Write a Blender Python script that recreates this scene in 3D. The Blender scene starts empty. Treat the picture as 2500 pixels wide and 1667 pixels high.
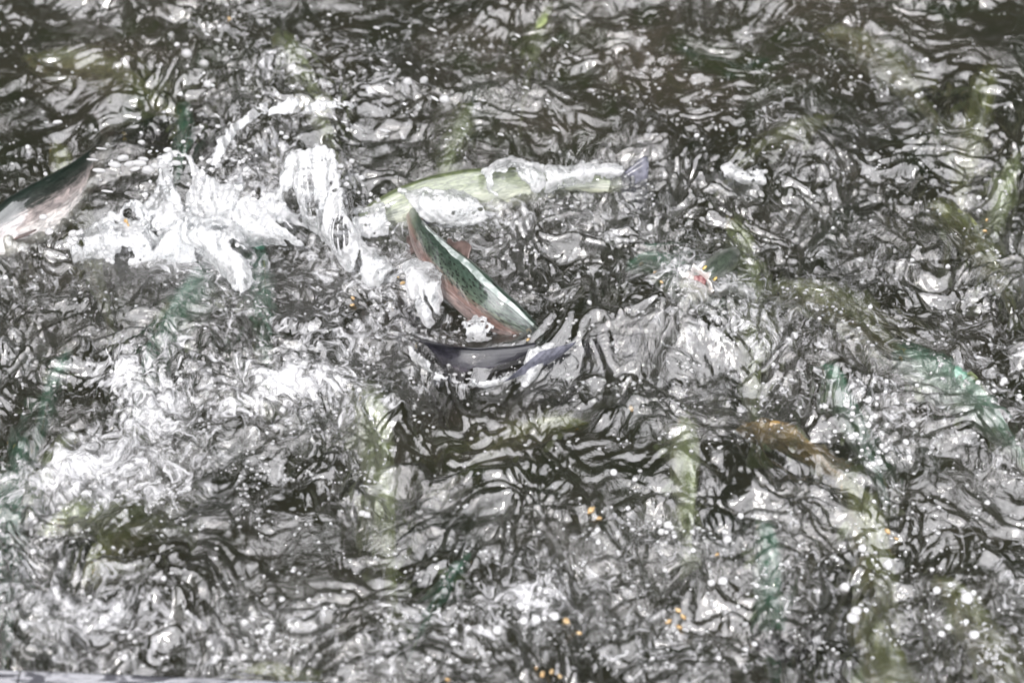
import bpy, math, random
import numpy as np
from mathutils import Vector, Matrix

random.seed(7)
RNG = np.random.RandomState(11)
scene = bpy.context.scene
COL = scene.collection

# ------------------------------------------------------------------ camera
DIST, PITCH, VW = 5.0, math.radians(42), 2.1
cam_d = bpy.data.cameras.new('camera')
cam = bpy.data.objects.new('camera', cam_d); COL.objects.link(cam)
CAM = np.array([0, -DIST*math.cos(PITCH), DIST*math.sin(PITCH)])
cam.location = CAM
cam.rotation_euler = (math.pi/2-PITCH, 0, 0)
cam_d.sensor_width = 36
cam_d.lens = 36*DIST/VW
cam_d.clip_end = 500
cam_d.dof.use_dof = True
cam_d.dof.focus_distance = DIST
cam_d.dof.aperture_fstop = 2.1
scene.camera = cam

# ------------------------------------------------------------------ sky and sun
SUN_EL, SUN_AZ = math.radians(52), math.radians(205)     # azimuth clockwise from +y: behind the camera, left
world = bpy.data.worlds.new('World'); scene.world = world
world.use_nodes = True
wn, wl = world.node_tree.nodes, world.node_tree.links
wn.clear()
w_out = wn.new('ShaderNodeOutputWorld'); w_bg = wn.new('ShaderNodeBackground')
sky = wn.new('ShaderNodeTexSky'); sky.sky_type = 'NISHITA'; sky.sun_disc = False
sky.sun_elevation = SUN_EL; sky.sun_rotation = SUN_AZ
w_tc = wn.new('ShaderNodeTexCoord'); w_no = wn.new('ShaderNodeTexNoise')
w_no.inputs['Scale'].default_value = 3.0; w_no.inputs['Detail'].default_value = 5; w_no.inputs['Distortion'].default_value = .4
w_r1 = wn.new('ShaderNodeValToRGB')
w_r1.color_ramp.elements[0].position = .36; w_r1.color_ramp.elements[0].color = (10.5, 10.4, 11.0, 1)
w_r1.color_ramp.elements[1].position = .62; w_r1.color_ramp.elements[1].color = (34, 33.8, 34.8, 1)
w_mix = wn.new('ShaderNodeMixRGB'); w_mix.inputs[0].default_value = .86
wl.new(w_tc.outputs['Generated'], w_no.inputs['Vector'])
wl.new(w_no.outputs['Fac'], w_r1.inputs[0])
wl.new(sky.outputs[0], w_mix.inputs[1]); wl.new(w_r1.outputs[0], w_mix.inputs[2])
w_sep = wn.new('ShaderNodeSeparateXYZ'); wl.new(w_tc.outputs['Generated'], w_sep.inputs[0])
w_zr = wn.new('ShaderNodeMapRange'); w_zr.inputs['To Min'].default_value = .62; w_zr.inputs['To Max'].default_value = 1.5   # an overcast sky is brightest overhead
wl.new(w_sep.outputs['Z'], w_zr.inputs['Value'])
w_mul = wn.new('ShaderNodeVectorMath'); w_mul.operation = 'SCALE'
wl.new(w_mix.outputs[0], w_mul.inputs[0]); wl.new(w_zr.outputs[0], w_mul.inputs['Scale'])
wl.new(w_mul.outputs[0], w_bg.inputs['Color']); w_bg.inputs['Strength'].default_value = .13
wl.new(w_bg.outputs[0], w_out.inputs[0])

sd = bpy.data.lights.new('sun', 'SUN'); sd.energy = 3.0; sd.angle = math.radians(.5); sd.color = (1, .965, .92)
sun = bpy.data.objects.new('sun', sd); COL.objects.link(sun)
S = Vector((math.sin(SUN_AZ)*math.cos(SUN_EL), math.cos(SUN_AZ)*math.cos(SUN_EL), math.sin(SUN_EL)))
sun.rotation_euler = S.to_track_quat('Z', 'Y').to_euler()

vs = scene.view_settings
vs.view_transform = 'Standard'; vs.look = 'None'; vs.gamma = 1; vs.use_curve_mapping = False
vs.exposure = -0.42
scene.cycles.max_bounces = 10
scene.cycles.transparent_max_bounces = 16
scene.cycles.transmission_bounces = 8
scene.cycles.caustics_refractive = True
scene.cycles.sample_clamp_indirect = 6

# ------------------------------------------------------------------ helpers
fwd = np.array([0, math.cos(PITCH), -math.sin(PITCH)])
upv = np.array([0, math.sin(PITCH), math.cos(PITCH)])
rgt = np.array([1., 0, 0])
MM = VW/2500            # metres per photo pixel at the focus distance

def U(px, py, z=0.0):
    """the point at height z that a line of sight at this bearing meets"""
    d = fwd*DIST + rgt*(px/2500-.5)*VW + upv*(.5-py/1667)*VW*1667/2500
    t = (z-CAM[2])/d[2]
    return CAM + d*t

def tag(o, label=None, cat=None, group=None, kind=None):
    if label: o['label'] = label
    if cat: o['category'] = cat
    if group: o['group'] = group
    if kind: o['kind'] = kind
    return o

def empty(name, loc):
    o = bpy.data.objects.new(name, None); COL.objects.link(o)
    o.location = loc; o.empty_display_size = .02
    return o

def mesh_np(name, verts, faces, mat, parent=None, smooth=True, uv=None):
    """verts in world space; a child is put back into its parent's space"""
    verts = np.asarray(verts, dtype=np.float64)
    if parent is not None:
        verts = verts - np.array(world_loc(parent))
    me = bpy.data.meshes.new(name)
    if isinstance(faces, np.ndarray) and faces.ndim == 2:
        n, k = faces.shape
        me.vertices.add(len(verts)); me.vertices.foreach_set('co', verts.astype(np.float32).ravel())
        me.loops.add(n*k); me.loops.foreach_set('vertex_index', faces.astype(np.int32).ravel())
        me.polygons.add(n)
        me.polygons.foreach_set('loop_start', (np.arange(n)*k).astype(np.int32))
        me.polygons.foreach_set('loop_total', np.full(n, k, np.int32))
        me.update(calc_edges=True)
    else:
        me.from_pydata([tuple(v) for v in verts], [], [tuple(int(i) for i in f) for f in faces])
        me.update()
    me.polygons.foreach_set('use_smooth', np.full(len(me.polygons), smooth))
    if uv is not None:
        a = me.attributes.new('body_uv', 'FLOAT_VECTOR', 'POINT')
        a.data.foreach_set('vector', np.asarray(uv, np.float32).ravel())
    me.materials.append(mat)
    o = bpy.data.objects.new(name, me); COL.objects.link(o)
    if parent is not None: o.parent = parent
    return o

def world_loc(o):
    l = Vector(o.location)
    while o.parent: o = o.parent; l = l + Vector(o.location)
    return l

# gradient noise ------------------------------------------------------
_perm = RNG.permutation(512); _perm = np.concatenate([_perm, _perm, _perm])
_ang = RNG.rand(512)*2*np.pi
def perlin(x, y, seed=0):
    xi = np.floor(x).astype(np.int64); yi = np.floor(y).astype(np.int64)
    xf = x-xi; yf = y-yi
    u = xf*xf*xf*(xf*(xf*6-15)+10); v = yf*yf*yf*(yf*(yf*6-15)+10)
    def g(ix, iy, dx, dy):
        a = _ang[_perm[(_perm[(ix+seed*37) & 511] + iy) & 511]]
        return np.cos(a)*dx+np.sin(a)*dy
    n00 = g(xi, yi, xf, yf); n10 = g(xi+1, yi, xf-1, yf)
    n01 = g(xi, yi+1, xf, yf-1); n11 = g(xi+1, yi+1, xf-1, yf-1)
    return ((n00*(1-u)+n10*u)*(1-v)+(n01*(1-u)+n11*u)*v)*1.5
def fbm(x, y, oct=3, seed=0, gain=.5):
    s = 0; a = 1
    for i in range(oct):
        s = s + a*perlin(x*2**i+i*17.3, y*2**i-i*9.1, seed+i); a *= gain
    return s
def smooth(a, b, x):
    t = np.clip((x-a)/(b-a), 0, 1); return t*t*(3-2*t)

# ------------------------------------------------------------------ materials
def newmat(name):
    m = bpy.data.materials.new(name); m.use_nodes = True
    m.node_tree.nodes.clear()
    return m, m.node_tree.nodes, m.node_tree.links
def node(n, kind, **kw):
    x = n.new(kind)
    for k, v in kw.items():
        if k in x.inputs: x.inputs[k].default_value = v
        else: setattr(x, k, v)
    return x
def ramp(n, stops):
    r = n.new('ShaderNodeValToRGB'); e = r.color_ramp.elements
    while len(e) < len(stops): e.new(.5)
    for i, (p, c) in enumerate(stops):
        e[i].position = p; e[i].color = tuple(c)+(1,) if len(c) == 3 else c
    return r
def math_(n, l, op, a, b=None, clamp=False):
    m = n.new('ShaderNodeMath'); m.operation = op; m.use_clamp = clamp
    for i, s in enumerate((a, b)):
        if s is None: continue
        if hasattr(s, 'default_value') and not isinstance(s, (int, float)): l.new(s, m.inputs[i])
        else: m.inputs[i].default_value = s
    return m.outputs[0]

def water_material():
    m, n, l = newmat('churned_water')
    out = n.new('ShaderNodeOutputMaterial')
    geo = n.new('ShaderNodeNewGeometry')
    att = node(n, 'ShaderNodeAttribute', attribute_name='foam')  # carries real foam and painted-in sky glare
    att2 = node(n, 'ShaderNodeAttribute', attribute_name='chop')
    # swirl the coordinates
    wn_ = node(n, 'ShaderNodeTexNoise', Scale=9.0, Detail=2.0)
    l.new(geo.outputs['Position'], wn_.inputs['Vector'])
    sub = n.new('ShaderNodeVectorMath'); sub.operation = 'SUBTRACT'; sub.inputs[1].default_value = (.5, .5, .5)
    l.new(wn_.outputs['Color'], sub.inputs[0])
    sc = n.new('ShaderNodeVectorMath'); sc.operation = 'SCALE'; sc.inputs['Scale'].default_value = .16
    l.new(sub.outputs[0], sc.inputs[0])
    add = n.new('ShaderNodeVectorMath'); add.operation = 'ADD'
    l.new(geo.outputs['Position'], add.inputs[0]); l.new(sc.outputs[0], add.inputs[1])
    mp = n.new('ShaderNodeMapping'); mp.inputs['Scale'].default_value = (1, .82, 1)
    l.new(add.outputs[0], mp.inputs['Vector'])
    V = mp.outputs[0]
    # bump
    n1 = node(n, 'ShaderNodeTexNoise', Scale=27.0, Detail=6.0, Roughness=.59, Distortion=.4)
    l.new(V, n1.inputs['Vector'])
    h = math_(n, l, 'MULTIPLY', n1.outputs['Fac'], att2.outputs['Fac'])
    bp = node(n, 'ShaderNodeBump', Strength=1.0, Distance=.0125)
    l.new(h, bp.inputs['Height'])
    # mask of real foam and painted-in sky glare
    n2 = node(n, 'ShaderNodeTexNoise', Scale=26.0, Detail=7.0, Roughness=.68, Distortion=1.6)
    l.new(V, n2.inputs['Vector'])
    t = math_(n, l, 'ADD', n2.outputs['Fac'], att.outputs['Fac'])
    mask = ramp(n, [(.56, (0, 0, 0)), (.66, (.35, .35, .35)), (.80, (1, 1, 1))])
    l.new(t, mask.inputs[0])
    # shaders
    gl = node(n, 'ShaderNodeBsdfGlossy', Roughness=.13); gl.inputs['Color'].default_value = (1, .99, .985, 1)
    rf = node(n, 'ShaderNodeBsdfRefraction', Roughness=.02, IOR=1.33); rf.inputs['Color'].default_value = (.93, .95, .91, 1)
    tr = node(n, 'ShaderNodeBsdfTransparent'); tr.inputs['Color'].default_value = (.93, .95, .91, 1)
    for s in (gl, rf): l.new(bp.outputs[0], s.inputs['Normal'])
    under = n.new('ShaderNodeMixShader'); under.inputs[0].default_value = .45
    l.new(rf.outputs[0], under.inputs[1]); l.new(tr.outputs[0], under.inputs[2])
    # silt and algae hanging in the water
    silt = node(n, 'ShaderNodeBsdfDiffuse'); n5 = node(n, 'ShaderNodeTexNoise', Scale=4.5, Detail=5.0, Roughness=.6, Distortion=.8); l.new(V, n5.inputs['Vector'])
    cs = ramp(n, [(.28, (.020, .075, .045)), (.38, (.050, .060, .025)), (.48, (.085, .078, .058)), (.62, (.12, .10, .078)), (.76, (.10, .11, .045))]); l.new(n5.outputs['Fac'], cs.inputs[0]); l.new(cs.outputs[0], silt.inputs['Color'])
    und2 = n.new('ShaderNodeMixShader'); at3 = node(n, 'ShaderNodeAttribute', attribute_name='silt'); l.new(at3.outputs['Fac'], und2.inputs[0])
    l.new(under.outputs[0], und2.inputs[1]); l.new(silt.outputs[0], und2.inputs[2]); under = und2
    fr = node(n, 'ShaderNodeFresnel', IOR=1.5); l.new(bp.outputs[0], fr.inputs['Normal'])
    R = math_(n, l, 'ADD', math_(n, l, 'MULTIPLY', fr.outputs[0], .8), .145, clamp=True)
    surf = n.new('ShaderNodeMixShader'); l.new(R, surf.inputs[0])
    l.new(under.outputs[0], surf.inputs[1]); l.new(gl.outputs[0], surf.inputs[2])
    fo = node(n, 'ShaderNodeBsdfPrincipled', Roughness=.35)
    fo.inputs['Base Color'].default_value = (.80, .80, .82, 1)
    l.new(bp.outputs[0], fo.inputs['Normal'])
    fin = n.new('ShaderNodeMixShader')
    l.new(mask.outputs[0], fin.inputs[0])
    l.new(surf.outputs[0], fin.inputs[1]); l.new(fo.outputs[0], fin.inputs[2])
    l.new(fin.outputs[0], out.inputs[0])
    return m
M_WATER = water_material()

def simple(name, col, rough=.5, noise=None, metal=0, spec=.5, trans=0, bump=0, emis=None):
    m, n, l = newmat(name)
    out = n.new('ShaderNodeOutputMaterial'); p = node(n, 'ShaderNodeBsdfPrincipled', Roughness=rough, Metallic=metal)
    p.inputs['Base Color'].default_value = (*col, 1)
    p.inputs['Specular IOR Level'].default_value = spec
    p.inputs['Transmission Weight'].default_value = trans
    if noise:
        sc_, c2 = noise
        g = n.new('ShaderNodeNewGeometry'); t = node(n, 'ShaderNodeTexNoise', Scale=sc_, Detail=4.0)
        l.new(g.outputs['Position'], t.inputs['Vector'])
        r = ramp(n, [(.35, col), (.65, c2)]); l.new(t.outputs['Fac'], r.inputs[0]); l.new(r.outputs[0], p.inputs['Base Color'])
        if bump:
            b = node(n, 'ShaderNodeBump', Strength=.7, Distance=bump); l.new(t.outputs['Fac'], b.inputs['Height']); l.new(b.outputs[0], p.inputs['Normal'])
    l.new(p.outputs[0], out.inputs[0])
    return m

# ------------------------------------------------------------------ the water surface
BR = """33334444443344444332
23334555455444444423
33345544443344444343
32347874345644444444
44676575655555444444
54345456545457555545
54455566544567765455
44656765434666454555
34765554323244434555
67665555433344343443
65343334444554454445
65545545566554454545
56556556554556554455"""
BR = np.array([[int(c) for c in r] for r in BR.split()], float)

def project(x, y):
    """bearing (in photograph pixels) of the point (x, y, 0)"""
    dy = y-CAM[1]; dz = -CAM[2]
    f = dy*fwd[1]+dz*fwd[2]; u = dy*upv[1]+dz*upv[2]
    return (x/f*DIST/VW+.5)*2500, (.5-u/f*DIST/(VW*1667/2500))*1667

def bilinear(A, px, py):
    r, c = A.shape
    fx = np.clip(px/2500*c-.5, 0, c-1.001); fy = np.clip(py/1667*r-.5, 0, r-1.001)
    i = fx.astype(int); j = fy.astype(int); a = fx-i; b = fy-j
    a = a*a*(3-2*a); b = b*b*(3-2*b)
    return (A[j, i]*(1-a)+A[j, i+1]*a)*(1-b)+(A[j+1, i]*(1-a)+A[j+1, i+1]*a)*b

def axis(lo, hi, step, far):
    core = np.arange(lo, hi+step/2, step)
    g = step*1.25**np.arange(1, 200); g = np.cumsum(g); g = g[g < far]
    return np.concatenate([(lo-g)[::-1], core, hi+g])
XS = axis(-1.55, 1.55, .0030, 10.5)
YS = axis(-1.12, 1.95, .0036, 12.5)

def ell(X, Y, px, py, rx, ry, rot=0, z=0):
    c = U(px, py, z); dx = X-c[0]; dy = Y-c[1]
    ca, sa = math.cos(rot), math.sin(rot)
    return ((dx*ca+dy*sa)/rx)**2 + ((-dx*sa+dy*ca)/ry)**2
def gauss(X, Y, *a, **k): return np.exp(-ell(X, Y, *a, **k))

def water_height(X, Y):
    wx = .15*fbm(X*3, Y*2.6, 3, 3); wy = .15*fbm(X*3+9, Y*2.6-5, 3, 6)
    x, y = X+.75*wx, Y+.75*wy
    calm = np.clip(1.15*gauss(X, Y, 1530, 890, .25, .11) + .5*gauss(X, Y, 450, 1330, .3, .09), 0, .93)
    trough = gauss(X, Y, 1380, 1100, .27, .12)
    amp = np.clip(1+.13*(bilinear(BR, *project(X, Y))-4.4), .6, 1.5)*(1-.72*trough)
    amp = amp*np.clip(1+1.0*fbm(X*1.7+3, Y*1.7, 2, 90), .45, 1.9)*(1-.30*smooth(520, 0, project(X, Y)[1]))
    big = .042*fbm(X*1.9+.6*wx, Y*1.9+.6*wy, 2, 1)+.014*fbm(x*5, y*4.5, 1, 8)
    r1 = perlin(x*9.5, y*8.2, 20); r2 = perlin(x*20+3, y*17+wx*9, 21); r3 = perlin((x+wx)*40, (y+wy)*34, 22)
    mid = .018*(1-np.abs(r1)*2.0) + .0085*(1-np.abs(r2)*2.0)
    fine = .0030*r3 + .0013*perlin(x*85+wx*300, y*74, 23)
    h = big*(1-.6*trough) + (mid-.006)*(1-.75*calm)*amp + fine*(1-.62*calm)*amp
    # the smooth wave that a turning fish pushes up, right of the middle
    h = h + .056*gauss(X, Y, 1540, 815, .28, .115, rot=-.04) - .018*gauss(X, Y, 1200, 960, .16, .05)
    # hollow the leaping fish lies in
    h = h - .022*gauss(X, Y, 1130, 770, .14, .16) - .012*gauss(X, Y, 90, 500, .12, .10)
    return h, calm

GX, GY = np.meshgrid(XS, YS)
H, CALM = water_height(GX, GY)
px_, py_ = project(GX, GY)
INSIDE = np.exp(-np.maximum(0, np.abs(GX)-1.6)**2*3-np.maximum(0, np.abs(GY-.4)-1.7)**2*3)
H = H*(.25+.75*INSIDE)
BRI = bilinear(BR, px_, py_)
BRI = BRI + .8*fbm(GX*5, GY*6, 2, 40)
FOAM_AND_GLARE = (BRI-4.5)*.044 +.006 - .10*CALM - .12*gauss(GX, GY, 1360, 1100, .28, .13)  # brightness grid whitens the water: sky glare painted in along with real foam
for _a in ((760, 940, .075, .06, .13), (405, 1000, .05, .06, .12), (200, 1170, .13, .08, .10), (450, 640, .16, .09, .12), (260, 1540, .15, .07, .08), (1310, 1470, .10, .05, .10),
           (1720, 700, .10, .05, .12), (900, 640, .06, .09, .08), (1180, 520, .12, .06, .08), (1150, 926, .11, .012, .16), (1740, 1330, .07, .05, .08), (2090, 970, .14, .05, .07), (330, 930, .12, .06, .08), (560, 90, .12, .14, .08), (760, 200, .16, .12, .07), (650, 900, .2, .12, .05), (300, 1080, .16, .12, .05), (130, 1450, .12, .12, .05), (1560, 1270, .08, .06, .06), (2150, 1050, .12, .1, .04)):
    FOAM_AND_GLARE = FOAM_AND_GLARE+_a[4]*gauss(GX, GY, *_a[:4])
CHOP = np.clip(.88-.32*smooth(560, 0, py_)+.20*(BRI-4.6)+1.1*fbm(GX*3.6, GY*4.4, 2, 60)-.62*CALM-.45*gauss(GX, GY, 1380, 1100, .26, .13), .25, 1.9)

_top = smooth(650, 0, py_)
SILT = .07+.04*_top+.04*np.clip(fbm(GX*4, GY*4, 2, 95), -1, 1)
for _a in ((1500, 110, .22, .22), (1330, 330, .18, .12), (1750, 190, .22, .18), (1200, 130, .14, .16), (1150, 1090, .14, .10), (320, 150, .25, .22), (2100, 60, .3, .16)):
    SILT = SILT+.26*gauss(GX, GY, *_a)
def h_at(x, y):
    i = np.clip(np.searchsorted(XS, x)-1, 0, len(XS)-2); j = np.clip(np.searchsorted(YS, y)-1, 0, len(YS)-2)
    a = (x-XS[i])/(XS[i+1]-XS[i]); b = (y-YS[j])/(YS[j+1]-YS[j])
    return (H[j, i]*(1-a)+H[j, i+1]*a)*(1-b)+(H[j+1, i]*(1-a)+H[j+1, i+1]*a)*b

def build_water():
    ny, nx = GX.shape
    # crests lean a little, as chop does
    gy, gx = np.gradient(H); gx = gx/np.gradient(XS)[None, :]; gy = gy/np.gradient(YS)[:, None]
    ox = -np.clip(gx, -.8, .8)*.004; oy = -np.clip(gy, -.8, .8)*.004
    V = np.stack([GX+ox, GY+oy, H], -1).reshape(-1, 3)
    idx = np.arange(ny*nx).reshape(ny, nx)
    F = np.stack([idx[:-1, :-1], idx[:-1, 1:], idx[1:, 1:], idx[1:, :-1]], -1).reshape(-1, 4)
    o = mesh_np('water', V, F, M_WATER)
    for nm, arr in (('foam', FOAM_AND_GLARE), ('chop', CHOP), ('silt', np.clip(SILT, 0, .5))):
        a = o.data.attributes.new(nm, 'FLOAT', 'POINT'); a.data.foreach_set('value', arr.astype(np.float32).ravel())
    tag(o, 'churned dark water with pale reflections and foam filling the picture', 'water', kind='structure')
build_water()

# pool bed
M_BED = simple('silted_bed', (.012, .018, .010), .9, (7, (.05, .045, .028)), bump=.02)
bed = mesh_np('ground', [(-11, -13, -.4), (11, -13, -.4), (11, 15, -.4), (-11, 15, -.4)], [(0, 1, 2, 3)], M_BED, smooth=False)
tag(bed, 'brown silted pool bed under the dark water', 'ground', kind='structure')

# ------------------------------------------------------------------ the wood on the far bank that darkens the reflections
M_LEAF = simple('leaves', (.016, .024, .010), .8, (1.5, (.034, .044, .020)), spec=.2)
def build_wood():
    V = []; 
    rs = np.random.RandomState(5)
    for k in range(30):
        az = math.radians(-105+210*k/29+rs.uniform(-3, 3)); r = rs.uniform(12.5, 15.5)
        cx, cy = r*math.sin(az), r*math.cos(az); hh = rs.uniform(16.5, 22.5); w = rs.uniform(2.2, 3.2)
        n = 4200
        t = rs.rand(n)
        rad = w*(1-(2*np.abs(t-.45))**2.2*.75)*rs.rand(n)**.4; th = rs.rand(n)*2*np.pi
        c = np.stack([cx+rad*np.cos(th), cy+rad*np.sin(th), .3+t*hh], 1)
        a = rs.normal(size=(n, 3)); a /= np.linalg.norm(a, axis=1)[:, None]
        b = np.cross(a, rs.normal(size=(n, 3))); b /= np.linalg.norm(b, axis=1)[:, None]
        s = rs.uniform(.18, .42, n)[:, None]
        V.append(np.stack([c-a*s, c-b*s, c+a*s, c+b*s], 1).reshape(-1, 3))
    V = np.concatenate(V)
    o = mesh_np('woodland', V, np.arange(len(V)).reshape(-1, 4), M_LEAF, smooth=False)
    tag(o, 'dark wood on the far bank mirrored in the water', 'wood', kind='stuff')
build_wood()

# ------------------------------------------------------------------ fish
def trout_mat(name, back, flank, stripe, belly, spots=1.0, rough=.3, shift=0, coat=.9):
    m, n, l = newmat(name)
    out = n.new('ShaderNodeOutputMaterial'); p = node(n, 'ShaderNodeBsdfPrincipled', Roughness=rough)
    p.inputs['Coat Weight'].default_value = coat; p.inputs['Coat Roughness'].default_value = .06; p.inputs['Coat IOR'].default_value = 2.1
    at = node(n, 'ShaderNodeAttribute', attribute_name='body_uv'); sx = n.new('ShaderNodeSeparateXYZ'); l.new(at.outputs['Vector'], sx.inputs[0])
    no = node(n, 'ShaderNodeTexNoise', Scale=14.0, Detail=4.0); l.new(at.outputs['Vector'], no.inputs['Vector'])
    v = math_(n, l, 'ADD', math_(n, l, 'MULTIPLY', sx.outputs[1], .5), math_(n, l, 'ADD', math_(n, l, 'MULTIPLY', no.outputs['Fac'], .42), .29+shift))
    cr = ramp(n, [(.12, belly), (.34, tuple(.6*a+.4*b for a, b in zip(belly, stripe))), (.45, stripe), (.52, stripe), (.68, flank), (.95, back)])
    l.new(v, cr.inputs[0])
    # dark spots over back and flank
    mp = n.new('ShaderNodeMapping'); mp.inputs['Scale'].default_value = (46, 9, 9); l.new(at.outputs['Vector'], mp.inputs['Vector'])
    vo = node(n, 'ShaderNodeTexVoronoi', Scale=1.0); l.new(mp.outputs[0], vo.inputs['Vector'])
    sp = ramp(n, [(.28, (1, 1, 1)), (.42, (0, 0, 0))]); l.new(vo.outputs['Distance'], sp.inputs[0])
    hi = ramp(n, [(.50, (0, 0, 0)), (.62, (1, 1, 1))]); l.new(v, hi.inputs[0])
    f = math_(n, l, 'MULTIPLY', math_(n, l, 'MULTIPLY', sp.outputs[0], hi.outputs[0]), .8*spots)
    mx = n.new('ShaderNodeMixRGB'); l.new(f, mx.inputs[0]); l.new(cr.outputs[0], mx.inputs[1])
    mx.inputs[2].default_value = (.012, .014, .012, 1)
    # mottling
    mp3 = n.new('ShaderNodeMapping'); mp3.inputs['Scale'].default_value = (16, 5, 5); l.new(at.outputs['Vector'], mp3.inputs['Vector'])
    n3 = node(n, 'ShaderNodeTexNoise', Scale=1.0, Detail=6.0, Roughness=.65, Distortion=1.0); l.new(mp3.outputs[0], n3.inputs['Vector'])
    mr = ramp(n, [(.32, (.35, .36, .36)), (.5, (.9, .9, .88)), (.68, (1.5, 1.45, 1.4))]); l.new(n3.outputs['Fac'], mr.inputs[0])
    mm = n.new('ShaderNodeMixRGB'); mm.blend_type = 'MULTIPLY'; mm.inputs[0].default_value = 1
    l.new(mx.outputs[0], mm.inputs[1]); l.new(mr.outputs[0], mm.inputs[2])
    l.new(mm.outputs[0], p.inputs['Base Color'])
    # fine scales
    mp2 = n.new('ShaderNodeMapping'); mp2.inputs['Scale'].default_value = (130, 30, 30); l.new(at.outputs['Vector'], mp2.inputs['Vector'])
    v2 = node(n, 'ShaderNodeTexVoronoi', Scale=1.0); l.new(mp2.outputs[0], v2.inputs['Vector'])
    b = node(n, 'ShaderNodeBump', Strength=.35, Distance=.0015); l.new(v2.outputs['Distance'], b.inputs['Height']); l.new(b.outputs[0], p.inputs['Normal'])
    l.new(p.outputs[0], out.inputs[0])
    return m
PAL = {
 'leaper': trout_mat('leaping_trout_skin', (.04, .065, .05), (.085, .115, .085), (.17, .10, .085), (.36, .29, .28), 1.3, .3, .17),
 'lime': trout_mat('lime_trout_skin', (.34, .40, .19), (.56, .63, .37), (.58, .60, .42), (.7, .72, .6), .5),
 'pale': trout_mat('pale_trout_skin', (.13, .16, .075), (.26, .30, .19), (.36, .39, .30), (.5, .52, .42), .3),
 'olive': trout_mat('olive_trout_skin', (.23, .25, .10), (.44, .47, .23), (.42, .38, .22), (.6, .6, .45), .6),
 'teal': trout_mat('teal_trout_skin', (.06, .21, .14), (.16, .36, .25), (.22, .34, .26), (.4, .5, .42), .5),
 'mint': trout_mat('mint_trout_skin', (.17, .36, .27), (.34, .52, .43), (.42, .56, .48), (.55, .66, .6), .35),
 'grey': trout_mat('grey_green_trout_skin', (.07, .09, .07), (.20, .23, .19), (.38, .36, .33), (.72, .70, .66), .5),
 'dark': trout_mat('dark_trout_skin', (.012, .012, .017), (.022, .02, .03), (.035, .03, .042), (.06, .055, .07), .5, .25, 0, .35),
 'amber': trout_mat('amber_trout_skin', (.42, .26, .07), (.50, .34, .12), (.5, .34, .16), (.55, .45, .3), .5),
 'belly': trout_mat('pale_bellied_trout_skin', (.015, .025, .02), (.045, .05, .045), (.40, .35, .345), (.92, .88, .87), .5, .3, .06),
}
M_FIN_D = simple('dark_fin', (.07, .05, .045), .35, (60, (.14, .10, .09)))
M_FIN_L = simple('lavender_fin', (.04, .042, .055), .25, (60, (.15, .15, .19)), bump=.002)
M_FIN_G = simple('green_fin', (.16, .20, .09), .35, (60, (.26, .30, .16)))
M_IRIS = simple('gold_iris', (.55, .36, .08), .2, (200, (.75, .6, .25)))
M_PUP = simple('pupil', (.004, .006, .012), .05)
M_MOUTH = simple('white_mouth_flesh', (.90, .84, .80), .35, (45, (.93, .92, .90)), bump=.003)
M_RED = simple('red_throat', (.16, .015, .03), .35, (110, (.50, .33, .32)), bump=.003)

UK = np.array([0, .03, .07, .12, .2, .32, .45, .6, .75, .88, 1.0])
AK = np.array([.12, .34, .52, .68, .86, 1.0, .98, .80, .56, .36, .30])
def catmull(P, n):
    P = np.asarray(P, float)
    P = np.vstack([2*P[0]-P[1], P, 2*P[-1]-P[-2]])
    seg = len(P)-3; out = []
    for t in np.linspace(0, seg-1e-6, n):
        i = int(t); f = t-i; a, b, c, d = P[i:i+4]
        out.append(.5*((2*b)+(-a+c)*f+(2*a-5*b+4*c-d)*f*f+(-a+3*b-3*c+d)*f**3))
    out = np.array(out)
    L = np.r_[0, np.cumsum(np.linalg.norm(np.diff(out, axis=0), axis=1))]
    s = np.linspace(0, L[-1], n)
    return np.stack([np.interp(s, L, out[:, k]) for k in range(3)], 1), L[-1]
def unit(v):
    v = np.asarray(v, float); return v/np.maximum(np.linalg.norm(v, axis=-1, keepdims=True), 1e-9)

def membrane(name, base, ddir, length, prof, mat, parent, th=.0011, nv=9, curl=0.0, fan=0.0):
    """a fin: base (n,3) along the body, ddir (n,3) outward, prof(t) its outline"""
    n = len(base); V = []
    nrm = unit(np.cross(np.gradient(base, axis=0), ddir))
    for sgn in (1, -1):
        for j in range(nv):
            f = j/(nv-1)
            t = np.linspace(0, 1, n)
            ray = .0009*np.cos(t*n*1.9)*(1-f*.4)
            p = base + ddir*(length*prof(t)*f)[:, None] + nrm*(curl*f*f*length + sgn*(th*(1-.75*f)+ray))[:, None]
            V.append(p)
    V = np.concatenate(V); F = []
    def q(s, j, i): return s*nv*n+j*n+i
    for j in range(nv-1):
        for i in range(n-1):
            F.append((q(0, j, i), q(0, j, i+1), q(0, j+1, i+1), q(0, j+1, i)))
            F.append((q(1, j, i+1), q(1, j, i), q(1, j+1, i), q(1, j+1, i+1)))
    for i in range(n-1): F.append((q(0, nv-1, i), q(0, nv-1, i+1), q(1, nv-1, i+1), q(1, nv-1, i)))
    for j in range(nv-1):
        F.append((q(0, j, 0), q(0, j+1, 0), q(1, j+1, 0), q(1, j, 0)))
        F.append((q(0, j+1, n-1), q(0, j, n-1), q(1, j, n-1), q(1, j+1, n-1)))
    return mesh_np(name, V, F, mat, parent)

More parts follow.
